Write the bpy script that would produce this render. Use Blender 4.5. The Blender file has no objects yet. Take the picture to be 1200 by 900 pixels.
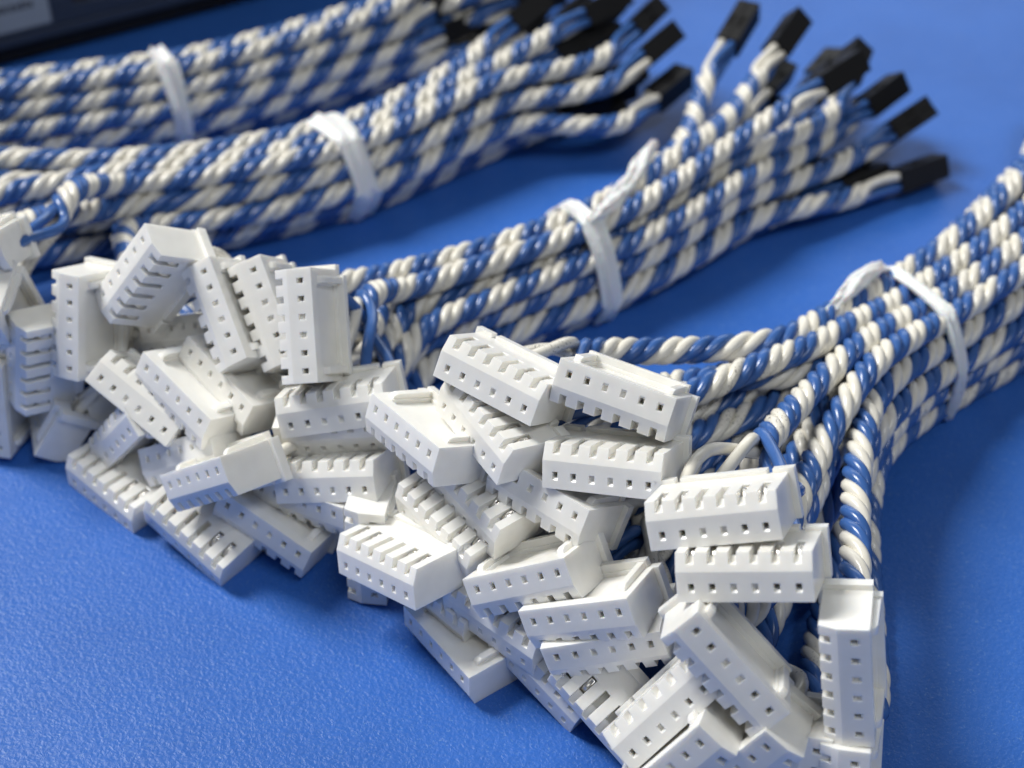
import bpy, bmesh, math, random, itertools
import numpy as np
from mathutils import Vector, Matrix
random.seed(4); RNG = np.random.default_rng(4)
MM = 0.001
S = bpy.context.scene
COL = S.collection
# ------------------------------------------------------------------ camera, world, lights, exposure
cam_d = bpy.data.cameras.new('camera'); cam = bpy.data.objects.new('camera', cam_d); COL.objects.link(cam)
S.camera = cam
CAM_H = 165.0; PITCH = 40.0
cam.location = (0, 0, CAM_H*MM); cam.rotation_euler = (math.radians(90-PITCH), 0, 0)
cam_d.sensor_width = 36; cam_d.lens = 54; cam_d.clip_start = 0.005; cam_d.clip_end = 20
cam_d.dof.use_dof = True; cam_d.dof.focus_distance = 0.196; cam_d.dof.aperture_fstop = 20
cam_d.dof.aperture_blades = 0
W = bpy.data.worlds.new('World'); S.world = W; W.use_nodes = True
W.node_tree.nodes['Background'].inputs[0].default_value = (0.95, 0.97, 1.0, 1)
W.node_tree.nodes['Background'].inputs[1].default_value = 0.13
def area(name, loc, target, sx, sy, power, col):
    l = bpy.data.lights.new(name, 'AREA'); l.shape = 'RECTANGLE'; l.size = sx; l.size_y = sy; l.energy = power; l.color = col
    o = bpy.data.objects.new(name, l); COL.objects.link(o); o.location = loc
    o.rotation_euler = (Vector(target)-Vector(loc)).to_track_quat('-Z', 'Y').to_euler()
    return o
area('ceiling_panel_back', (-1.05, 0.80, 1.45), (0.0, 0.2, 0), 0.5, 0.7, 44, (1.0, 0.985, 0.95))
area('ceiling_panel_front', (0.5, -0.5, 1.5), (0.0, 0.2, 0), 0.9, 0.3, 7.0, (0.95, 0.98, 1.0))
area('far_sheen_fill', (0.3, 2.4, 0.95), (0.0, 0.2, 0), 2.0, 0.6, 10, (0.92, 0.97, 1.0))  # added low panel with no known source, gives the far mat its sheen
S.view_settings.view_transform = 'Standard'; S.view_settings.look = 'None'
S.view_settings.exposure = 0.0; S.view_settings.gamma = 1.0
S.cycles.use_denoising = True
S.cycles.max_bounces = 8; S.cycles.diffuse_bounces = 4; S.cycles.glossy_bounces = 4
S.cycles.caustics_reflective = False; S.cycles.caustics_refractive = False

# ------------------------------------------------------------------ materials
def mat(name, col, rough=0.4, **kw):
    m = bpy.data.materials.new(name); m.use_nodes = True
    b = m.node_tree.nodes['Principled BSDF']
    b.inputs['Base Color'].default_value = (*col, 1); b.inputs['Roughness'].default_value = rough
    for k, v in kw.items():
        b.inputs[k.replace('_', ' ')].default_value = v
    return m
def N(m, t, **kw):
    n = m.node_tree.nodes.new(t)
    for k, v in kw.items(): setattr(n, k, v)
    return n
def L(m, a, b): m.node_tree.links.new(a, b)
def objcoord(m): return N(m, 'ShaderNodeTexCoord').outputs['Object']
def noise(m, vec, scale, detail=2, rough=.5, dist=0.):
    n = N(m, 'ShaderNodeTexNoise'); n.inputs['Scale'].default_value = scale; n.inputs['Detail'].default_value = detail
    n.inputs['Roughness'].default_value = rough; n.inputs['Distortion'].default_value = dist; L(m, vec, n.inputs['Vector']); return n
def ramp(m, fac, stops):
    r = N(m, 'ShaderNodeValToRGB'); e = r.color_ramp.elements
    while len(e) < len(stops): e.new(0.5)
    for x, (p, c) in zip(e, stops): x.position = p; x.color = (*c, 1) if len(c) == 3 else c
    L(m, fac, r.inputs[0]); return r.outputs[0]
def bump(m, h, strength, dist):
    b = N(m, 'ShaderNodeBump'); b.inputs['Strength'].default_value = strength; b.inputs['Distance'].default_value = dist
    L(m, h, b.inputs['Height']); L(m, b.outputs[0], m.node_tree.nodes['Principled BSDF'].inputs['Normal'])

M_plug = mat('white_nylon', (0.86, 0.86, 0.83), 0.22, Subsurface_Weight=0.55, Subsurface_Scale=0.001)
M_plug.node_tree.nodes['Principled BSDF'].inputs['Subsurface Radius'].default_value = (1.0, 0.9, 0.75)
oc = objcoord(M_plug); n1 = noise(M_plug, oc, 260, 3)
L(M_plug, ramp(M_plug, n1.outputs[0], [(0.3, (0.81, 0.80, 0.76)), (0.7, (0.87, 0.86, 0.82))]), M_plug.node_tree.nodes['Principled BSDF'].inputs['Base Color'])
n2 = noise(M_plug, oc, 1400, 2); bump(M_plug, n2.outputs[0], 0.06, 0.0002)

M_white = mat('cream_insulation', (0.78, 0.75, 0.66), 0.26, Specular_IOR_Level=0.55)
oc = objcoord(M_white); n1 = noise(M_white, oc, 420, 3, .6)
# faint scuffs and printed legend specks on the insulation
n3 = noise(M_white, oc, 3200, 2, .6); n4 = noise(M_white, oc, 75, 1)
mx = N(M_white, 'ShaderNodeMath', operation='MULTIPLY')
L(M_white, ramp(M_white, n3.outputs[0], [(0.60, (0, 0, 0)), (0.66, (1, 1, 1))]), mx.inputs[0])
L(M_white, ramp(M_white, n4.outputs[0], [(0.57, (0, 0, 0)), (0.63, (1, 1, 1))]), mx.inputs[1])
mixc = N(M_white, 'ShaderNodeMix', data_type='RGBA'); L(M_white, mx.outputs[0], mixc.inputs[0])
L(M_white, ramp(M_white, n1.outputs[0], [(0.3, (0.74, 0.71, 0.62)), (0.7, (0.82, 0.79, 0.71))]), mixc.inputs[6])
mixc.inputs[7].default_value = (0.12, 0.11, 0.10, 1)
L(M_white, mixc.outputs[2], M_white.node_tree.nodes['Principled BSDF'].inputs['Base Color'])
M_blue = mat('blue_insulation', (0.035, 0.13, 0.46), 0.24, Specular_IOR_Level=0.55)
oc = objcoord(M_blue); n1 = noise(M_blue, oc, 300, 3, .6)
L(M_blue, ramp(M_blue, n1.outputs[0], [(0.3, (0.036, 0.105, 0.31)), (0.7, (0.048, 0.135, 0.40))]), M_blue.node_tree.nodes['Principled BSDF'].inputs['Base Color'])

M_black = mat('black_plastic', (0.007, 0.007, 0.008), 0.55, Specular_IOR_Level=0.3)
oc = objcoord(M_black); bump(M_black, noise(M_black, oc, 1500, 2).outputs[0], 0.15, 0.0002)
M_metal = mat('tinned_metal', (0.85, 0.83, 0.79), 0.3, Metallic=1.0)
M_tie = mat('white_tape', (0.80, 0.80, 0.80), 0.38, Subsurface_Weight=0.3, Subsurface_Scale=0.0012, Sheen_Weight=0.1)
oc = objcoord(M_tie); bump(M_tie, noise(M_tie, oc, 700, 4, .6, .8).outputs[0], 0.45, 0.0006)
# mat: blue vinyl with a fine pebbled, worm-like emboss and sparse pale fuzz
M_mat = mat('blue_vinyl', (0.03, 0.125, 0.42), 0.44, Specular_IOR_Level=0.32)
oc = objcoord(M_mat)
na = noise(M_mat, oc, 900, 2, .55, 1.4)
vo = N(M_mat, 'ShaderNodeTexVoronoi', feature='SMOOTH_F1'); vo.inputs['Scale'].default_value = 1600; vo.inputs['Smoothness'].default_value = .35
dv = N(M_mat, 'ShaderNodeVectorMath', operation='MULTIPLY_ADD')
L(M_mat, na.outputs['Color'], dv.inputs[0]); dv.inputs[1].default_value = (0.0009,)*3; L(M_mat, oc, dv.inputs[2]); L(M_mat, dv.outputs[0], vo.inputs['Vector'])
ad = N(M_mat, 'ShaderNodeMath', operation='MULTIPLY_ADD'); L(M_mat, na.outputs[0], ad.inputs[0]); ad.inputs[1].default_value = .9; L(M_mat, vo.outputs['Distance'], ad.inputs[2])
bump(M_mat, ad.outputs[0], 0.5, 0.00015)
nb = noise(M_mat, oc, 38, 4, .6); ncl = noise(M_mat, oc, 1800, 3, .7, 2.0)
base = ramp(M_mat, nb.outputs[0], [(0.3, (0.024, 0.112, 0.43)), (0.7, (0.031, 0.135, 0.50))])
mixm = N(M_mat, 'ShaderNodeMix', data_type='RGBA'); L(M_mat, base, mixm.inputs[6]); mixm.inputs[7].default_value = (0.14, 0.26, 0.52, 1)
L(M_mat, ramp(M_mat, ncl.outputs[0], [(0.58, (0, 0, 0)), (0.72, (.9, .9, .9))]), mixm.inputs[0])
L(M_mat, mixm.outputs[2], M_mat.node_tree.nodes['Principled BSDF'].inputs['Base Color'])
M_navy = mat('navy_case', (0.040, 0.055, 0.095), 0.45); oc = objcoord(M_navy); bump(M_navy, noise(M_navy, oc, 500, 3).outputs[0], .2, .0003)
M_dark = mat('rubber_and_gap_shade', (0.006, 0.006, 0.008), 0.7); bump(M_dark, noise(M_dark, objcoord(M_dark), 600, 3).outputs[0], .2, .0003)  # near-black of the feet and of the shade filled in beneath the case
M_label = mat('label_paper', (0.36, 0.42, 0.52), 0.5); bump(M_label, noise(M_label, objcoord(M_label), 300, 3).outputs[0], .1, .0003)
M_ink = mat('label_ink', (0.07, 0.08, 0.11), 0.6); bump(M_ink, noise(M_ink, objcoord(M_ink), 900, 2).outputs[0], .1, .0002)
M_brown = mat('brown_trim', (0.05, 0.033, 0.028), 0.5); bump(M_brown, noise(M_brown, objcoord(M_brown), 900, 2).outputs[0], .1, .0002)

# ------------------------------------------------------------------ mesh helpers (mm in, metres out)
def link(name, me, parent=None, m=None):
    o = bpy.data.objects.new(name, me); COL.objects.link(o)
    if m is not None and len(me.materials) == 0: me.materials.append(m)
    if parent is not None: o.parent = parent
    return o
def box_bm(bm, x0, x1, y0, y1, z0, z1):
    v = [bm.verts.new((x*MM, y*MM, z*MM)) for x in (x0, x1) for y in (y0, y1) for z in (z0, z1)]
    for f in ((0,1,3,2),(4,6,7,5),(0,4,5,1),(2,3,7,6),(0,2,6,4),(1,5,7,3)): bm.faces.new([v[i] for i in f])
def prism_bm(bm, prof, x0, x1):      # profile in (y,z), extruded along x
    a = [bm.verts.new((x0*MM, y*MM, z*MM)) for y, z in prof]; b = [bm.verts.new((x1*MM, y*MM, z*MM)) for y, z in prof]
    n = len(prof); bm.faces.new(a); bm.faces.new(b[::-1])
    for i in range(n): bm.faces.new((a[i], b[i], b[(i+1) % n], a[(i+1) % n]))
def bm_me(bm, name):
    bmesh.ops.recalc_face_normals(bm, faces=bm.faces); me = bpy.data.meshes.new(name); bm.to_mesh(me); bm.free(); return me
def carve(name, solids, cutters, bev, seg=2, m=None, adds=()):
    """union of solids minus cutters, bevelled; returns a finished mesh"""
    obs = []
    def tmp(fn):
        bm = bmesh.new(); fn(bm); o = bpy.data.objects.new('tmp', bm_me(bm, 'tmp')); COL.objects.link(o); obs.append(o); return o
    base = tmp(solids[0])
    for fn, op in [(s, 'UNION') for s in solids[1:]] + [(c, 'DIFFERENCE') for c in cutters] + [(a, 'UNION') for a in adds]:
        t = tmp(fn); md = base.modifiers.new('b', 'BOOLEAN'); md.operation = op; md.object = t; md.solver = 'EXACT'
    if bev:
        md = base.modifiers.new('v', 'BEVEL'); md.width = bev*MM; md.segments = seg; md.limit_method = 'ANGLE'; md.angle_limit = math.radians(15); md.use_clamp_overlap = True
        md.harden_normals = False
        wn = base.modifiers.new('w', 'WEIGHTED_NORMAL'); wn.mode = 'FACE_AREA'; wn.weight = 80; wn.keep_sharp = False
    base.data.polygons.foreach_set('use_smooth', [True]*len(base.data.polygons))
    for o in obs: o.data.polygons.foreach_set('use_smooth', [True]*len(o.data.polygons))
    bpy.context.view_layer.update()
    dg = bpy.context.evaluated_depsgraph_get()
    me = bpy.data.meshes.new_from_object(base.evaluated_get(dg)); me.name = name
    for o in obs: bpy.data.objects.remove(o)
    me.materials.clear(); me.materials.append(m)
    return me
PINS = [6.25, 3.75, 1.25, -1.25, -3.75, -6.25]
def B(*a): return lambda bm: box_bm(bm, *a)
def PR(p, a, b): return lambda bm: prism_bm(bm, p, a, b)
def many(fs):
    def g(bm):
        for f in fs: f(bm)
    return g
lip = []
ZL = 3.45
for a, b in ((-8.7, -6.1), (-5.4, 5.4), (6.1, 8.7)): lip.append(B(a, b, 8.45, 9.8, 2.4, ZL))
def taperedrail(x):   # raised rail on the flat side, nose rounded
    return PR([(2.0, -2.8), (2.3, -3.35), (2.9, -3.62), (9.3, -3.75), (9.3, -2.8)], x-.48, x+.48)
ME_plug = carve('plug_housing',
    [PR([(0, -2.9), (8.9, -2.9), (8.9, 2.9), (0.85, 2.9), (0, 0.75)], -7.95, 7.95),
     B(-8.7, 8.7, 8.45, 9.8, -2.9, 2.75), lip[0], lip[1], lip[2],
     B(-7.1, 7.1, 8.7, 9.8, -3.95, -2.6), taperedrail(-6.35), taperedrail(6.35)],
    [many([PR([(-1, 1.5), (.8, 1.6), (4.9, 2.9), (5.0, 3.4), (-1, 3.4)], x-.48, x+.48) for x in PINS]),
     many([B(x-.46, x+.46, 2.3, 4.7, 0.9, 3.2) for x in PINS]),
     many([B(x-.35, x+.35, -1, 4.4 if abs(x) > 2 else .55, -1.45, -0.75) for x in PINS]),
     many([PR([(-.1, -1.85), (.35, -1.47), (.35, -.73), (-.1, -.65)], x-.38, x+.38) for x in PINS]),
     B(-5.6, 5.6, 1.7, 8.5, -3.4, -2.35),
     many([B(x-.95, x+.95, 8.6, 11, -1.3, 1.5) for x in PINS])],
    0.19, 3, M_plug)
ME_contact = carve('contact', [PR([(2.5, .5), (4.5, .5), (4.5, 2.6), (3.6, 2.62), (3.0, 2.35), (2.5, 1.8)], -.38, .38), B(-.3, .3, 1.5, 4.0, -1.4, -.8)],
                   [B(-.12, .12, 3.3, 4.2, 2.2, 3)], 0.05, 1, M_metal)
# black 2x2 socket housing, wires enter at y=0, mating end at y=14
ME_socket = carve('socket_housing', [B(-2.25, 2.25, 0, 12, -2.25, 2.25)],
    [many([B(x-.42, x+.42, 9, 15, z-.42, z+.42) for x in (-1.1, 1.1) for z in (-1.1, 1.1)]),
     many([B(x-.8, x+.8, -1, 2.2, z-.8, z+.8) for x in (-1.1, 1.1) for z in (-1.1, 1.1)]),
     many([B(x-.55, x+.55, 3.8, 7.0, z, z+.9) for x in (-1.1, 1.1) for z in (1.9, -2.8)]),
     B(-.12, .12, -1, 15, 2.1, 3), B(-.12, .12, -1, 15, -3, -2.1)], 0.16, 2, M_black)

def tube_meshes(paths, radius, sides=9):
    """paths (n,N,3) mm -> list of meshes; frames by parallel transport done for all at once"""
    P = np.asarray(paths); n, K, _ = P.shape
    T = np.empty_like(P); T[:, 1:-1] = P[:, 2:]-P[:, :-2]; T[:, 0] = P[:, 1]-P[:, 0]; T[:, -1] = P[:, -1]-P[:, -2]
    T /= np.linalg.norm(T, axis=2, keepdims=True)+1e-9
    ref = np.where(np.abs(T[:, 0, 2:3]) < .8, np.array([[0, 0, 1.]]), np.array([[1., 0, 0]]))
    U = np.empty_like(P); u = ref
    for i in range(K):
        u = u-(u*T[:, i]).sum(1, keepdims=True)*T[:, i]; u /= np.linalg.norm(u, axis=1, keepdims=True)+1e-9; U[:, i] = u
    V = np.cross(T, U)
    a = np.linspace(0, 2*np.pi, sides, endpoint=False)
    ring = P[:, :, None]+radius*(np.cos(a)[None, None, :, None]*U[:, :, None]+np.sin(a)[None, None, :, None]*V[:, :, None])
    idx = np.arange(K*sides).reshape(K, sides)
    q = np.stack([idx[:-1], np.roll(idx[:-1], -1, 1), np.roll(idx[1:], -1, 1), idx[1:]], -1).reshape(-1, 4)
    out = []
    for k in range(n):
        me = bpy.data.meshes.new('wire'); co = (ring[k].reshape(-1, 3)*MM).astype(np.float32)
        nq = len(q)
        me.vertices.add(K*sides); me.vertices.foreach_set('co', co.ravel())
        me.loops.add(nq*4+2*sides); me.polygons.add(nq+2)
        li = np.concatenate([q.ravel(), idx[0][::-1], idx[-1]]); me.loops.foreach_set('vertex_index', li.astype(np.int32))
        me.polygons.foreach_set('loop_start', np.concatenate([np.arange(nq)*4, [nq*4, nq*4+sides]]).astype(np.int32))
        me.polygons.foreach_set('use_smooth', np.ones(nq+2, bool)); me.update(calc_edges=True); out.append(me)
    return out

# ------------------------------------------------------------------ setting: mat, instrument case
bm = bmesh.new(); box_bm(bm, -900, 900, -500, 1300, -3, 0)
mt = link('blue_mat', bm_me(bm, 'blue_mat'), None, M_mat); mt['kind'] = 'structure'; mt['label'] = 'blue pebbled vinyl bench mat under all the cable bundles'

def instrument_case():
    o = bpy.data.objects.new('instrument_case', None); COL.objects.link(o)
    d = Vector((59, 37, 0)).normalized(); o.location = Vector((-112, 304, 0))*MM - d*0.07
    o.rotation_euler = (0, 0, math.atan2(d.y, d.x))
    o['label'] = 'dark navy instrument case with a grey label on its front, behind the rearmost cable bundle'; o['category'] = 'instrument case'
    link('case_body', carve('case_body', [B(0, 230, 0, 120, 5, 60)], [B(88, 150, -2, 6, 11.2, 19), B(-2, 232, -1, .5, 7.2, 7.6)], .9, 3, M_navy), o)
    for x in (6, 78, 150, 222): link('rubber_foot', carve('rubber_foot', [B(x-5, x+5, 3, 15, 0, 5.5)], [], .5, 2, M_dark), o)
    link('gap_shade_block', carve('gap_shade_block', [B(2, 228, 1.6, 118, 1.2, 5.2)], [], .4, 2, M_dark), o)  # dark filler standing in for the shade in the gap under the case
    link('slot_trim', carve('slot_trim', [B(88.4, 149.6, 1.5, 2.6, 11.5, 12.3)], [], .1, 1, M_brown), o)
    lb = link('label', carve('label', [B(54, 82.5, -.25, .2, 8.6, 30)], [], .08, 1, M_label), o)
    bm = bmesh.new()
    for z in (13.2, 17.8):       # print too small to read in the photograph: broken dark strokes
        x = 57.0
        while x < 79:
            w = random.uniform(.5, 1.1); h = random.uniform(1.0, 1.9); box_bm(bm, x, x+w, -.32, -.2, z, z+h); x += w+random.uniform(.25, .6)
    ink = link('label_print', bm_me(bm, 'label_print'), lb, M_ink); ink['kind'] = 'stuff'
instrument_case()

# attitude (quaternion) and centre in mm of every plug in view
POSE = {
 'P1': (0.9187, -0.2371, 0.0962, -0.3008, -0.67, 155.89, 35.33),
 'P2': (0.0929, -0.2131, -0.9298, 0.2852, 14.11, 150.12, 36.73),
 'P3': (0.9461, -0.2447, -0.0531, -0.2052, 13.13, 143.99, 30.96),
 'P4': (0.9470, -0.2480, -0.1404, -0.1482, 24.94, 130.71, 35.71),
 'P5': (0.9540, -0.2445, -0.0968, -0.1440, 28.08, 124.62, 32.69),
 'P6': (0.0526, -0.4397, -0.8735, 0.2021, -11.24, 153.49, 26.89),
 'P7': (0.8714, -0.0830, 0.0993, -0.4733, -1.51, 152.55, 30.34),
 'P8': (0.0939, -0.3471, -0.8996, 0.2479, 5.68, 144.87, 23.87),
 'P9': (0.8942, 0.0411, 0.0421, -0.4438, -3.20, 149.00, 21.10),
 'P10': (0.8993, 0.0826, 0.0155, -0.4292, -7.19, 148.55, 16.97),
 'P11': (0.9120, -0.1359, -0.0878, -0.3770, -14.82, 143.75, 13.57),
 'P12': (0.7094, -0.0900, -0.6989, 0.0112, -19.97, 153.39, 7.59),
 'P13': (0.9112, 0.1126, -0.0496, -0.3931, -8.48, 145.40, 6.74),
 'P14': (0.9347, 0.0450, 0.0036, -0.3525, -0.11, 138.18, 10.02),
 'P15': (0.0067, 0.4550, 0.8904, -0.0088, -6.34, 138.97, 2.58),
 'P16': (0.9108, 0.1045, 0.1394, -0.3743, 6.13, 133.19, 5.43),
 'P17': (0.8634, 0.2865, 0.0708, -0.4092, 13.49, 124.97, 6.90),
 'P18': (0.1807, 0.0910, 0.9740, -0.1016, 12.83, 130.08, 14.10),
 'P19': (0.2166, 0.2022, 0.9371, -0.1847, 10.50, 131.29, 17.76),
 'P20': (0.2349, 0.2007, 0.9211, -0.2367, 3.30, 136.70, 17.74),
 'P21': (0.3678, -0.1674, -0.8976, 0.1758, 25.19, 117.33, 24.23),
 'P22': (0.6352, -0.1816, -0.7505, 0.0161, 39.42, 116.52, 24.37),
 'P23': (0.8473, -0.3144, -0.4235, -0.0621, 19.45, 118.14, 15.71),
 'P24': (0.4356, 0.0640, 0.8682, -0.2290, 20.20, 112.28, 12.22),
 'P25': (0.4564, 0.0912, 0.8692, -0.1667, 28.13, 112.57, 12.65),
 'P27': (0.6761, -0.2327, -0.6976, 0.0454, 35.68, 112.28, 8.77),
 'P26': (0.6596, -0.2303, -0.7142, 0.0420, 40.04, 110.14, 9.26),
 'Q1': (0.3794, 0.2394, 0.7800, -0.4362, -52.55, 182.75, 32.08),
 'Q2': (0.4490, -0.3386, -0.8080, 0.1758, -40.96, 177.85, 28.73),
 'Q3': (0.4906, -0.2943, -0.7921, 0.2130, -34.62, 177.92, 28.83),
 'Q4': (0.6015, -0.3258, -0.7162, 0.1382, -28.48, 171.02, 32.08),
 'Q5': (0.1307, 0.2668, 0.8963, -0.3291, -50.14, 187.74, 17.10),
 'Q6': (0.1824, -0.3470, -0.9065, 0.1568, -46.44, 171.10, 19.13),
 'Q7': (0.1957, -0.3571, -0.8994, 0.1589, -40.60, 173.62, 19.71),
 'Q8': (0.8854, -0.3252, 0.2702, -0.1932, -53.85, 173.53, 16.41),
 'Q9': (0.1572, 0.4713, 0.8609, -0.1095, -65.30, 187.87, 5.18),
 'Q10': (0.9349, 0.0136, 0.0343, -0.3531, -59.30, 170.63, 2.51),
 'Q11': (0.8479, -0.2191, -0.3829, -0.2941, -56.70, 173.93, 10.51),
 'Q12': (0.2117, 0.2548, 0.8893, -0.3153, -46.10, 167.88, 10.31),
 'Q13': (0.2674, 0.3057, 0.8835, -0.2333, -40.77, 158.13, 15.40),
 'Q14': (0.9268, 0.1369, 0.1014, -0.3346, -44.69, 158.89, 4.86),
 'Q15': (0.1885, -0.2235, -0.9525, 0.0850, -34.16, 158.63, 5.95),
 'Q16': (0.0144, 0.2489, 0.9655, -0.0746, -28.28, 160.74, 9.82),
 'Q17': (0.9568, -0.2202, -0.1078, -0.1560, -24.74, 160.01, 14.26),
 'Q18': (0.9867, 0.0717, -0.1215, -0.0808, -25.14, 165.74, 19.88),
 'Q19': (0.9719, -0.1963, -0.1134, -0.0639, -24.39, 165.50, 22.98),
 'R1': (0.1313, 0.0284, 0.9747, -0.1789, -81.37, 188.21, 32.38),
 'R2': (0.7132, 0.1073, -0.6566, -0.2206, -77.27, 184.98, 24.05),
 'R3': (0.5754, 0.2717, 0.6740, -0.3753, -71.24, 181.96, 17.37),
 'R4': (0.6032, 0.1775, 0.6622, -0.4076, -65.32, 191.78, 15.69),
 'R7': (0.6639, -0.3160, -0.6776, -0.0124, -64.09, 182.96, 23.88),
 'R5': (0.7163, -0.1260, -0.6858, 0.0284, -80.28, 183.59, 8.17),
 'R6': (0.2632, 0.5258, 0.7178, 0.3728, -71.84, 185.04, 5.22),
}
# ------------------------------------------------------------------ bundles
SP = 3.9     # cable spacing
def rows(counts):
    out = []
    for r, c in enumerate(counts):
        for i in range(c): out.append(((i-(c-1)/2)*SP + 0.0, 2.1+r*SP*.866))
    return out
def catmull(pts, n=200):
    P = np.array(pts, float); P = np.vstack([2*P[0]-P[1], P, 2*P[-1]-P[-2]]); out = []
    m = len(P)-3
    for i in range(m):
        for t in np.linspace(0, 1, n//m, endpoint=False):
            a, b, c, d = P[i:i+4]; out.append(.5*((2*b)+(-a+c)*t+(2*a-5*b+4*c-d)*t*t+(-a+3*b-3*c+d)*t**3))
    out.append(P[-2]); return np.array(out)
def resample(P, n):
    d = np.r_[0, np.cumsum(np.linalg.norm(np.diff(P, axis=0), axis=1))]; s = np.linspace(0, d[-1], n)
    return np.stack([np.interp(s, d, P[:, i]) for i in range(3)], 1)
def hermite(a, ta, b, tb, n):
    t = np.linspace(0, 1, n)[:, None]
    return (2*t**3-3*t**2+1)*a+(t**3-2*t**2+t)*ta+(-2*t**3+3*t**2)*b+(t**3-t**2)*tb
def assign(A, Bp, w=(1, 1, 1)):
    """index of a slot for every item: least total distance, by pair swaps"""
    n = len(A); w = np.array(w); D = np.linalg.norm((A[:, None]-Bp[None])*w, axis=2)**2
    p = list(range(len(Bp))); rr = np.random.default_rng(1).permutation(len(Bp)); p = [int(x) for x in rr]
    ch = True
    while ch:
        ch = False
        for i in range(n):
            for j in range(len(p)):
                if i == j: continue
                old = D[i, p[i]]+(D[j, p[j]] if j < n else 0); new = D[i, p[j]]+(D[j, p[i]] if j < n else 0)
                if new < old-1e-6: p[i], p[j] = p[j], p[i]; ch = True
    return p[:n]
def obb_push(X, boxes, r):
    """push points out of oriented boxes grown by r"""
    out = np.zeros_like(X)
    for R, c, he, ow in boxes:
        q = (X-c)@R; e = he+r; ins = np.all(np.abs(q) < e, axis=1) & (ow != OWN)
        if not ins.any(): continue
        g = e-np.abs(q[ins]); k = np.argmin(g, 1); mv = np.zeros_like(g); mv[np.arange(len(k)), k] = g[np.arange(len(k)), k]*np.sign(q[ins][np.arange(len(k)), k])
        out[ins] += mv@R.T
    return out
NP = 72
def relax(spines, boxes, iters=70, dmin=4.0):
    global OWN
    n = len(spines); X = spines.reshape(-1, 3).copy(); X0 = X.copy(); own = np.repeat(np.arange(n), NP); OWN = own
    fix = np.zeros((n, NP)); fix[:, 0] = fix[:, -1] = 1; fix[:, 1] = fix[:, -2] = .7; fix[:, 2] = .3; fix = 1-fix.reshape(-1, 1)
    for it in range(iters):
        G = (X*X).sum(1); D = G[:, None]+G[None]-2*X@X.T
        I, J = np.nonzero(D < dmin*dmin); k = (I < J) & (own[I] != own[J]); I = I[k]; J = J[k]
        F = np.zeros_like(X)
        if len(I):
            d = X[I]-X[J]; l = np.linalg.norm(d, axis=1)[:, None]+1e-6; push = np.minimum(dmin-l, 1.5)*.5*d/l
            np.add.at(F, I, push*.35); np.add.at(F, J, -push*.35)
        if it < iters-8: F += .5*obb_push(X, boxes, 1.5)
        X += np.clip(F, -1.2, 1.2)*fix
        Dp = (X-X0).reshape(n, NP, 3)
        for _ in range(2): Dp[:, 1:-1] = .5*Dp[:, 1:-1]+.25*(Dp[:, :-2]+Dp[:, 2:])
        X = X0+Dp.reshape(-1, 3)*np.where(fix > .5, 1, fix)
        X[:, 2] = np.maximum(X[:, 2], 2.05)
    return X.reshape(n, NP, 3)

def orient(R, T):
    M = Matrix(((R[0][0], R[0][1], R[0][2], T[0]*MM), (R[1][0], R[1][1], R[1][2], T[1]*MM), (R[2][0], R[2][1], R[2][2], T[2]*MM), (0, 0, 0, 1)))
    return M
def pq(n):
    q = POSE[n]; R = np.array(Matrix.Rotation(0, 3, 'X')); w, x, y, z = q[:4]
    from mathutils import Quaternion
    R = np.array(Quaternion((w, x, y, z)).to_matrix()); c = np.array(q[4:7]); return R, c-R@np.array([0, 4.9, 0])
def frame_along(d, roll=0.):
    y = np.array(d, float); y /= np.linalg.norm(y); x = np.cross(y, [0, 0, 1]); x /= np.linalg.norm(x)+1e-9; z = np.cross(x, y)
    c, s = math.cos(roll), math.sin(roll); return np.stack([c*x+s*z, y, -s*x+c*z], 1)
def ray(px, py, H):
    p = math.radians(PITCH); fw = np.array([0, math.cos(p), -math.sin(p)]); up = np.array([0, math.sin(p), math.cos(p)])
    d = fw+np.array([1., 0, 0])*(px-600)/1800-up*(py-450)/1800; t = (H-CAM_H)/d[2]; return np.array([0, 0, CAM_H])+d*t

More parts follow.
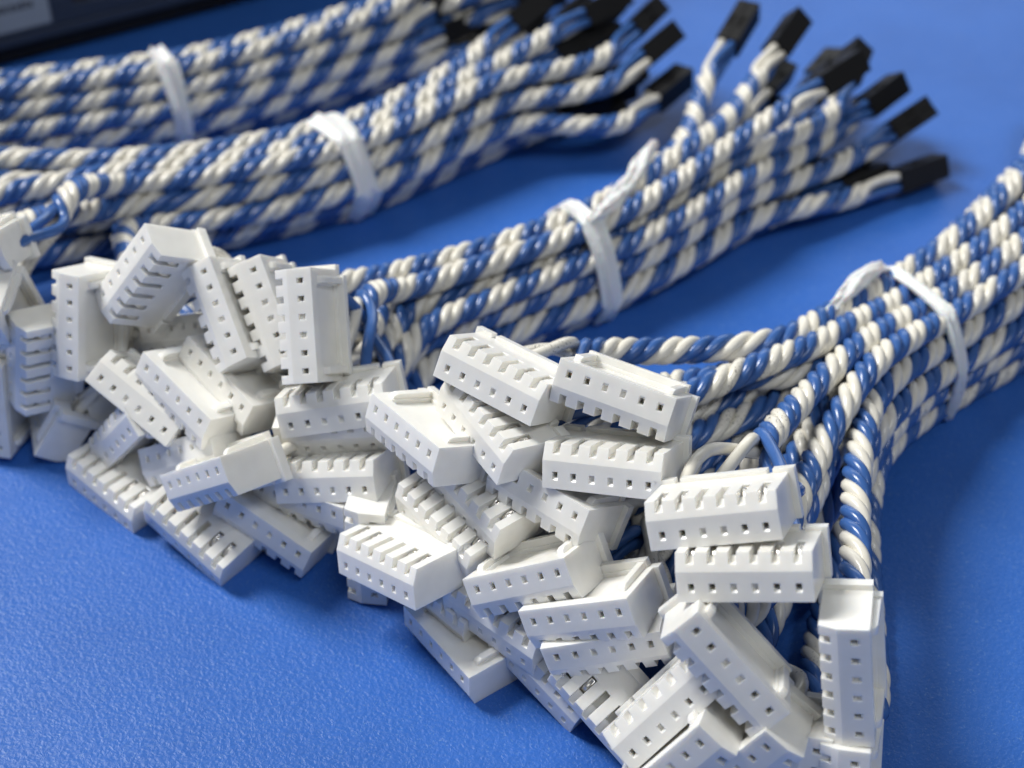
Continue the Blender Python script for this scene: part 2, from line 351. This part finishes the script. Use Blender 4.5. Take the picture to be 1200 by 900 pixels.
def build_bundle(tag, centre, fan_s, slots, plugs, tails, pitch, end_s, group, labels, tie_s, sp0, sp1, NW=330):
    """plugs: list of (key, R, T) ; tails: list of (pos, dir) wanted ends"""
    C = catmull(centre, 240); n = len(plugs)
    dist = np.r_[0, np.cumsum(np.linalg.norm(np.diff(C, axis=0), axis=1))]
    def at(s, ab, sc=1.0):
        c = np.array([np.interp(s, dist, C[:, i]) for i in range(3)]); c2 = np.array([np.interp(s+1, dist, C[:, i]) for i in range(3)]); c1 = np.array([np.interp(s-1, dist, C[:, i]) for i in range(3)])
        t = c2-c1; t /= np.linalg.norm(t); side = np.cross(t, [0, 0, 1.]); k = .97+(sp0*min(1, (tie_s-s)/40)**2 if s < tie_s else sp1*min(1.3, (s-tie_s)/45)); return c+side*ab[0]*k+np.array([0, 0, 1.])*(2.1+(ab[1]-2.1)*(1+(k-1)*.8)), t
    fanp = np.array([at(fan_s, ab)[0] for ab in slots]); t0 = at(fan_s, (0, 0))[1]
    start = np.array([T+R@np.array([RNG.normal()*1.2, 9.8+RNG.uniform(9, 20), RNG.normal()*1.2]) for _, R, T in plugs])
    # compare positions across the bundle only
    def across(X, t): return X-(X@t)[:, None]*t[None]
    sl = assign(across(start, t0), across(fanp, t0), (1, 1, 1.3))
    endp = np.array([at(end_s, slots[k])[0] for k in sl]); te = at(end_s, (0, 0))[1]
    tp = np.array([t[0] for t in tails]); free = assign(across(tp, te), across(endp, te), (1, 1, 1.2))
    tail_of = {k: tails[i] for i, k in enumerate(free)}
    spines = []; fr = []
    for i, (key, R, T) in enumerate(plugs):
        ab = slots[sl[i]]
        a = start[i]; ta = R[:, 1]; b, tb = at(fan_s, ab); d = np.linalg.norm(b-a)
        seg = [hermite(a, ta*d*.75, b, tb*d*.9, 40)[:-1]]
        ph1, ph2 = RNG.uniform(0, 6.28, 2); am = .35
        for s in np.arange(fan_s, end_s, 2.0):
            w = am*min(1, (s-fan_s)/20)
            p, _ = at(s, ab); seg.append((p+np.array([math.sin(s/14+ph1)*w, math.cos(s/17+ph2)*w, .4*w*math.sin(s/11+ph2)]))[None])
        e, tt = at(end_s, ab)
        if i in tail_of: q, dq = tail_of[i]
        else:
            off = np.array([0, 0, .0]); ln = RNG.uniform(15, 31); sd = np.cross(tt, [0, 0, 1.])
            dq = tt+sd*(ab[0]*.03+RNG.normal()*.08)+np.array([0, 0, (ab[1]-7)*.012+RNG.normal()*.03]); dq /= np.linalg.norm(dq); q = e+dq*ln; q[2] = max(q[2], 3.0); dq[2] = max(dq[2], -.02)
        dq = np.array(dq, float); dq /= np.linalg.norm(dq); q = np.array(q, float)
        # q = rear of the socket; spine stops 8 mm before it
        qe = q-dq*8; dd = np.linalg.norm(qe-e)
        if (qe-e)@tt > 2: seg.append(hermite(e, tt*dd, qe, dq*dd, 16))
        else:
            q = e+dq*10; q[2] = max(q[2], 3.0); qe = q-dq*8; seg.append(hermite(e, tt*2, qe, dq*2, 4))
        fr.append((q, frame_along(dq, RNG.uniform(-.9, .9))))
        spines.append(resample(np.vstack(seg), NP))
    spines = np.array(spines)
    boxes = [(R, T+R@np.array([0, 4.9, 0]), np.array([8.3, 4.9, 3.1]), k) for k, (_, R, T) in enumerate(plugs)]
    spines = relax(spines, boxes)
    rad = 1.25; wr = .88; wires = []
    for i, (key, R, T) in enumerate(plugs):
        sp = spines[i]
        for _ in range(2): sp[1:-1] = .5*sp[1:-1]+.25*(sp[:-2]+sp[2:])
        ln = np.linalg.norm(np.diff(sp, axis=0), axis=1).sum()
        n_h = NW-44
        # smooth interpolation
        d = np.r_[0, np.cumsum(np.linalg.norm(np.diff(sp, axis=0), axis=1))]; s = np.linspace(0, d[-1], n_h)
        Q = np.stack([np.interp(s, d, sp[:, k]) for k in range(3)], 1)
        ker = np.hanning(9); ker /= ker.sum(); Qs = np.stack([np.convolve(np.pad(Q[:, k], 4, mode='reflect', reflect_type='odd'), ker, 'valid') for k in range(3)], 1); Q = Qs
        Tt = np.gradient(Q, axis=0); Tt /= np.linalg.norm(Tt, axis=1)[:, None]
        u = R[:, 0].copy(); U = np.empty_like(Q)
        for j in range(n_h):
            u = u-(u@Tt[j])*Tt[j]; u /= np.linalg.norm(u); U[j] = u
        V = np.cross(Tt, U)
        lnp = s; pl = pitch*RNG.uniform(.93, 1.07)
        phi = 2*np.pi*(lnp/pl+.07*np.sin(lnp/8+RNG.uniform(0, 6))+.03*np.sin(lnp/3.7+RNG.uniform(0, 6)))*1.0
        phi = -(phi-phi[0])
        q, SR = fr[i]
        # strand angles: the two blue ones start on the +x side of the plug
        for k, (ang, pin, colr) in enumerate(((math.pi*.25, 6.25, 'b'), (-math.pi*.25, 3.75, 'b'), (-math.pi*.75, -3.75, 'w'), (math.pi*.75, -6.25, 'w'))):
            off = rad*(np.cos(phi+ang)[:, None]*U+np.sin(phi+ang)[:, None]*V); Hx = Q+off
            E = T+R@np.array([pin, 8.9, .1]); th = Hx[1]-Hx[0]; th /= np.linalg.norm(th); dd = np.linalg.norm(Hx[0]-E)
            j1 = R[:, 0]*RNG.normal()*.3+R[:, 2]*RNG.normal()*.4
            A = hermite(E, (R[:, 1]+j1)*dd*RNG.uniform(1.0, 1.5), Hx[0], th*dd*.9, 23)[:-1]
            te2 = Hx[-1]-Hx[-2]; te2 /= np.linalg.norm(te2)
            k2 = {0: (-1, 1), 1: (1, 1), 2: (1, -1), 3: (-1, -1)}
            # pick the corner of the socket nearest in angle
            rel = (Hx[-1]-Q[-1])@SR; base = math.atan2(rel[2], rel[0])
            kk = int(round((base-math.pi/4)/(math.pi/2))) % 4
            cx, cz = [(1, 1), (-1, 1), (-1, -1), (1, -1)][kk]
            G = q+SR@np.array([cx*1.05, .8, cz*1.05]); dg_ = np.linalg.norm(G-Hx[-1])
            Z = hermite(Hx[-1], te2*dg_*.8, G, SR[:, 1]*dg_*.8, 23)[1:]
            wires.append((i, colr, np.vstack([A, Hx, Z])))
    mes = tube_meshes(np.array([w[2] for w in wires]), wr, 9)
    roots = []
    for i, (key, R, T) in enumerate(plugs):
        o = bpy.data.objects.new('cable_assembly', None); COL.objects.link(o); roots.append(o)
        o.location = Vector(T)*MM; o.empty_display_size = .003
        o['category'] = 'cable'; o['group'] = group; o['label'] = labels(i, key, slots[sl[i]])
        inv = Matrix.Translation(-o.location)
        h = link('plug_housing', ME_plug, o); h.matrix_local = inv@orient(R, T)
        for x in (6.25, 3.75, -3.75, -6.25):
            c = link('contact', ME_contact, h); c.location = (x*MM, 0, 0)
        q, SR = fr[i]; so = link('socket_housing', ME_socket, o); so.matrix_local = inv@orient(SR, q)
    for (i, c, P), me in zip(wires, mes):
        me.name = 'white_wire' if c == 'w' else 'blue_wire'
        w = link(me.name, me, roots[i], M_white if c == 'w' else M_blue); w.matrix_local = Matrix.Translation(-roots[i].location)
    return at, spines

# ties -----------------------------------------------------------------
def ribbon(name, path, nrm, width, thick, label, group, tails=(), cat='tie'):
    """closed or open flat band; path (n,3), nrm outward normals, with creases"""
    def strip(path, nrm, width, closed, wfun=None):
        P = np.array(path, float); K = len(P)
        T = (np.roll(P, -1, 0)-np.roll(P, 1, 0)) if closed else np.gradient(P, axis=0)
        T /= np.linalg.norm(T, axis=1)[:, None]; Nn = np.array(nrm, float); Nn -= (Nn*T).sum(1)[:, None]*T; Nn /= np.linalg.norm(Nn, axis=1)[:, None]
        S_ = np.cross(T, Nn); m = 9; a = np.linspace(-1, 1, m)
        ph = RNG.uniform(0, 6, 6); vs = []
        for j in range(K):
            s = j/K*2*np.pi if closed else j/K*5
            wj = width*(1+.10*math.sin(3*s+ph[0])+.06*math.sin(7*s+ph[1]))*(wfun(j/(K-1)) if wfun else 1)
            row = []
            for k in range(m):
                cr = .4*math.sin(a[k]*5+2*math.sin(2*s+ph[2])+ph[3])+.25*math.sin(a[k]*9+3*math.sin(3*s+ph[4]))-.9*a[k]**2
                row.append(P[j]+S_[j]*a[k]*wj/2+Nn[j]*(cr*thick*1.1))
            vs.append((row, Nn[j]))
        bm = bmesh.new(); top = [[bm.verts.new(Vector(p+n*thick/2)*MM) for p in r] for r, n in vs]; bot = [[bm.verts.new(Vector(p-n*thick/2)*MM) for p in r] for r, n in vs]
        rng_ = range(K if closed else K-1)
        for j in rng_:
            j2 = (j+1) % K
            for k in range(m-1):
                bm.faces.new((top[j][k], top[j][k+1], top[j2][k+1], top[j2][k])); bm.faces.new((bot[j][k], bot[j2][k], bot[j2][k+1], bot[j][k+1]))
            bm.faces.new((top[j][0], top[j2][0], bot[j2][0], bot[j][0])); bm.faces.new((top[j][-1], bot[j][-1], bot[j2][-1], top[j2][-1]))
        if not closed:
            for j in (0, K-1):
                bm.faces.new(top[j]+bot[j][::-1])
        me = bm_me(bm, name); me.polygons.foreach_set('use_smooth', [True]*len(me.polygons)); me.set_sharp_from_angle(angle=math.radians(60)); return me
    o = bpy.data.objects.new(name, None); COL.objects.link(o); o['label'] = label; o['category'] = cat; o['group'] = group
    link('tie_loop', strip(path, nrm, width, True), o, M_tie)
    for tp, tn, tw, wf in tails: link('tie_tail', strip(tp, tn, tw, False, wf), o, M_tie)
    return o
def loop_around(at, s, spines, lean=0., gap=.45, n=90):
    """convex outline of the cables where the plane at s cuts them"""
    c, t = at(s, (0, 0)); side = np.cross(t, [0, 0, 1.]); up = np.array([0, 0, 1.])
    nrm = t+side*lean; nrm /= np.linalg.norm(nrm); pts = []
    for sp in spines:
        d = (sp-c)@nrm; k = np.argmin(np.abs(d))
        if abs(d[k]) > 4: continue
        p = sp[k]-c; pts.append((p@side, p@up))
    pts = np.array(pts); a = np.linspace(0, 2*np.pi, n, endpoint=False); r = 2.15+gap
    dirs = np.stack([np.cos(a), np.sin(a)], 1); h = (pts@dirs.T).max(0)+r
    # support function -> outline
    ker = np.hanning(9); ker /= ker.sum(); h = np.convolve(np.r_[h[-4:], h, h[:4]], ker, 'valid')
    dh = (np.roll(h, -1)-np.roll(h, 1))/(2*(a[1]-a[0])); xy = dirs*h[:, None]+np.stack([-np.sin(a), np.cos(a)], 1)*dh[:, None]
    xy[:, 1] = np.maximum(xy[:, 1], .45)
    P = c*np.array([1, 1, 0])+xy[:, :1]*side+xy[:, 1:]*up - (xy[:, :1]*lean)*t*1.0
    Nn = dirs[:, :1]*side+dirs[:, 1:]*up
    return P, Nn, (c, t, side, up)
# ------------------------------------------------------------------ the four bundles
LABELS = {
 'P1': 'cable whose slotted plug lies topmost at the upper left of the front pile',
 'P2': 'cable with a flat-side-up plug bridging the very top of the front pile, teeth down',
 'P3': 'cable whose level slotted plug lies just under the topmost flat-side-up plug of the front pile',
 'P4': 'cable whose slotted plug is the upper of two nearly level plugs at right',
 'P5': 'cable whose slotted plug is the lower of two nearly level plugs at the right',
 'P6': 'cable whose plug shows its recessed flat side at the upper left of the front pile',
 'P7': 'cable whose tilted slotted plug lies directly under the topmost slotted plug of the front pile',
 'P8': 'cable whose down-toothed plug lies under the level slotted plug in mid pile',
 'P9': 'cable whose slotted plug is half hidden under the recessed flat plug of the front pile',
 'P10': 'cable whose six-slot plug slopes down right, above the bright plug jutting left',
 'P11': 'cable whose bright slotted plug juts furthest left over the mat from the front pile',
 'P12': 'cable whose plug stands on end behind the bright plug jutting furthest left',
 'P13': 'cable whose shaded plug is squeezed beneath the bright plug jutting furthest left',
 'P14': 'cable whose long slotted plug dips under the highest of three stacked flat-side-up plugs',
 'P15': 'cable whose plug lies flat on the mat at the lower left of the front pile',
 'P16': 'cable whose shaded plug edge rests on the mat below the three stacked flat-side-up plugs',
 'P17': 'cable whose low plug shows wide open windows on top, below the three stacked plugs',
 'P18': 'cable whose plug is the lowest of three stacked flat-side-up plugs in the front pile',
 'P19': 'cable whose plug is the middle of three stacked flat-side-up plugs in the front pile',
 'P20': 'cable whose plug is the highest of three stacked flat-side-up plugs in the front pile',
 'P21': 'cable whose plug faces the camera on a diagonal, teeth on its lower left edge',
 'P22': 'cable whose plug stands upright on end at the far right of the front pile',
 'P23': 'cable whose plug slopes up right, its top end behind the diagonal camera-facing plug',
 'P24': 'cable whose plug is cut by the photo bottom, left under the diagonal camera-facing plug',
 'P25': 'cable whose shaded plug lies right under the lower end of the diagonal plug',
 'P26': 'cable whose plug is directly beneath the upright plug at the far right',
 'P27': 'cable whose plug is wedged between the upright right-hand plug and the diagonal plug',
 'Q1': 'cable whose plug rears up highest at the upper left of the second pile',
 'Q2': 'cable with the leftmost of three steep toothed plugs fanned side by side',
 'Q3': 'cable with the middle of three steep toothed plugs fanned side by side',
 'Q4': 'cable with the rightmost of three steep fanned plugs, its recessed flat side showing',
 'Q5': 'cable whose shaded plug face peeks out between the rearing plug and the fanned ones',
 'Q6': 'cable whose flat-side-up plug has glinting front edges in mid second pile',
 'Q7': 'cable whose flat-side-up plug lies under the lower end of the leftmost fanned plug',
 'Q8': 'cable whose slotted plug lies just left of and behind the plug with glinting edges',
 'Q9': 'cable whose plug is seen end-on near the mat, left of the slotted plugs',
 'Q10': 'cable whose plug rests on the mat at the left end of the second pile',
 'Q11': 'cable whose small-looking plug sits on the leftmost mat-level plug of the second pile',
 'Q12': 'cable whose shaded plug is just below the plug with glinting edges',
 'Q13': 'cable whose plug with a bright smooth end lies level over the mat-level plugs',
 'Q14': 'cable whose wide-slotted plug lies on the mat at the front of the second pile',
 'Q15': 'cable whose toothed flat-side-up plug is rightmost on the mat before the second pile',
 'Q16': 'cable whose toothed plug lies under the three level slotted plugs of the second pile',
 'Q17': 'cable whose plug is the lowest of three level slotted plugs in the second pile',
 'Q18': 'cable whose plug is the middle of three level slotted plugs in the second pile',
 'Q19': 'cable whose plug is highest of three level slotted plugs, under the steep plug',
 'R1': 'cable whose plug points out of the frame at the top of the left-edge pile',
 'R2': 'cable whose plug leans with its broad flat side to the camera, left edge',
 'R3': 'cable whose upright plug with dark side slots stands in the left-edge pile',
 'R4': 'cable whose upright slotted plug stands right beneath the rearing plug of the next pile',
 'R5': 'cable whose plug stands on the mat at the extreme lower left of its pile',
 'R6': 'cable whose plug foot touches the mat below the plug with dark side slots',
 'R7': 'cable whose plug with a bright vertical ridge stands right in the left-edge pile',
}
def off_plugs(n, x0, y0, dx, dy, ydir):
    out = []
    for i in range(n):
        r, c = divmod(i, 4); R = frame_along(ydir, RNG.uniform(-.2, .2))
        T = np.array([x0-dx*c*.9-RNG.uniform(0, 2), y0+dy*c+RNG.uniform(-1, 1), 4.0+r*7.2])
        T = T+np.array([-ydir[0], -ydir[1], 0])*0
        out.append(('x%d' % i, R, T))
    return out
ROWS = ('bottom', 'second', 'third', 'fourth', 'top')
ORD = ('first', 'second', 'third', 'fourth', 'fifth', 'sixth')
def slot_words(slots, where):
    def f(i, key, ab):
        if key in LABELS: return LABELS[key]
        r = int(round((ab[1]-2.1)/(SP*.866))); row = sorted(a for a, z in slots if abs(z-ab[1]) < .1)
        tot = int(round((max(z for a, z in slots)-2.1)/(SP*.866)))
        name = 'the top' if r == tot else ('the bottom' if r == 0 else ORD[tot-r]+'-from-top')
        return 'cable %s, %s from the far side in %s layer at the tie' % (where, ORD[row.index(ab[0])], name)
    return f
def tl(lst): return [(ray(*a), np.array(d, float)) for a, d in lst]

# B4, the front bundle
P4 = [(k, *pq(k)) for k in POSE if k[0] == 'P']
c4 = [(38, 164, 8), (51, 182, 5), (66, 198.5, 0), (81, 211, 0), (99, 230, 0), (127, 262, 0), (150, 292, 0)]
slots4 = rows([6, 6, 6, 5, 4])
t4 = tl([((1166, 196, 14), (.6, .8, .1)), ((1192, 186, 17), (.65, .75, .1))])
at4, sp4 = build_bundle('front', c4, 20, slots4, P4, t4, 10.8, 104, 'cable assemblies in the front bundle',
                        slot_words(slots4, 'of the front bundle'), 38, .25, .30)
# B3
P3 = [(k, *pq(k)) for k in POSE if k[0] == 'Q']
c3 = [(-36, 194, 0), (-14, 204.5, 0), (13, 221, 0), (31, 237, 0), (58, 268, 0), (80, 295, 0)]
slots3 = rows([4, 5, 4, 4, 2])
t3 = tl([((852, 55, 19), (.45, .85, .25)), ((908, 62, 18), (.5, .85, .2)), ((893, 110, 10), (.5, .85, .0)), ((990, 98, 15), (.35, .9, .15)),
         ((955, 95, 8), (.5, .85, 0)), ((1012, 128, 11), (.7, .7, .1)), ((1040, 158, 9), (.75, .66, .1)), ((1048, 213, 3.5), (.85, .5, 0)), ((945, 120, 13), (.5, .85, .1))])
at3, sp3 = build_bundle('second', c3, 22, slots3, P3, t3, 10.3, 84, 'cable assemblies in the second bundle',
                        slot_words(slots3, 'of the second bundle'), 57, .12, .38)
# B2
P2 = [(k, *pq(k)) for k in POSE if k[0] == 'R'] + off_plugs(12, -128, 205, 17, 9, np.array([.85, .5, .05]))
c2 = [(-90, 232, 0), (-60, 238, 0), (-33, 250, 0), (-16, 263, 0), (14, 290, 0), (40, 315, 0)]
slots2 = rows([3, 4, 5, 4, 3])
t2 = tl([((606, 40, 16), (.4, .9, .1)), ((690, 36, 14), (.5, .85, .1)), ((740, 38, 16), (.5, .85, .05)), ((752, 70, 14), (.6, .8, .1)),
         ((765, 118, 8), (.6, .8, .05)), ((655, 30, 12), (.5, .85, 0))])
at2, sp2 = build_bundle('third', c2, 24, slots2, P2, t2, 11, 92, 'cable assemblies in the third bundle',
                        slot_words(slots2, 'of third bundle'), 66, .15, .3)
# B1
P1 = off_plugs(16, -150, 235, 17, 9, np.array([.85, .5, .05]))
c1 = [(-130, 262, 0), (-100, 268.5, 0), (-70, 277, 0), (-53, 285, 0), (-22, 304, 0), (0, 320, 0)]
slots1 = rows([3, 4, 4, 3, 2])
t1 = tl([((446, 22, 16), (.5, .85, .1)), ((478, 42, 12), (.6, .8, .05)), ((490, 72, 9), (.7, .7, 0)), ((470, 10, 10), (.6, .8, 0))])
at1, sp1 = build_bundle('rear', c1, 22, slots1, P1, t1, 11, 112, 'cable assemblies in the rearmost bundle',
                        slot_words(slots1, 'of rearmost bundle'), 62, .1, .15)

# ties
def s_of(at, px, py, H):
    q = ray(px, py, H); return min(np.arange(0, 130, .5), key=lambda s: np.linalg.norm((at(s, (0, 0))[0]-q)[:2]))
def to_px(p):
    a = math.radians(PITCH); fw = np.array([0, math.cos(a), -math.sin(a)]); up_ = np.array([0, math.sin(a), math.cos(a)]); d = p-np.array([0, 0, CAM_H]); z = d@fw
    return np.stack([600+1800*d[:, 0]/z, 450-1800*(d@up_)/z], 1)
def near_px(P, x, y): return int(np.argmin(np.linalg.norm(to_px(P)-np.array([x, y]), axis=1)))
GT = 'white tape ties round the bundles'
P, Nn, (c, t, sd, up) = loop_around(at4, s_of(at4, 1072, 400, 9), sp4, .30)
k = near_px(P, 1040, 332); st = P[k]
n = 40; u = np.linspace(0, 1, n)[:, None]
tgt = ray(955, 381, 22)
tp = hermite(st+up*1.2, (tgt-st)*.5+up*10, tgt, (tgt-st)*.8-up*5, n)
ribbon('tape_tie', P, Nn, 3.0, .5, 'white tape tie on the front bundle, its long pointed end lying over the blue mat', GT,
       [(tp, np.tile(up*.8+t*.3, (n, 1)), 2.9, lambda f: 1-.75*f**3)])
P, Nn, (c, t, sd, up) = loop_around(at3, s_of(at3, 676, 300, 9), sp3, 0.05)
k = near_px(P, 690, 262); st = P[k]
tgt = ray(768, 165, 21)
tp = hermite(st+up*.5-t*1, (t*.9-sd*.1+up*.15)*22, tgt, (tgt-st)*.9+up*4, n)
ribbon('tape_tie', P, Nn, 3.9, .55, 'white tape tie with a crumpled knot and tail, round the second bundle from the front', GT,
       [(tp, np.tile(up+sd*.3, (n, 1)), 2.7, lambda f: (.35+1.0*math.sin(min(1, f*1.6)*2.3)**2+.25*math.sin(f*11)))])
P, Nn, _ = loop_around(at2, s_of(at2, 398, 200, 9), sp2, -.15)
ribbon('tape_tie', P, Nn, 5.2, .6, 'wide glossy white tape tie round the third bundle from the front', GT)
P, Nn, _ = loop_around(at1, s_of(at1, 200, 120, 9), sp1, -.15)
ribbon('tape_tie', P, Nn, 3.8, .8, 'smooth white tape tie round the rearmost bundle, nearest the dark case', GT)
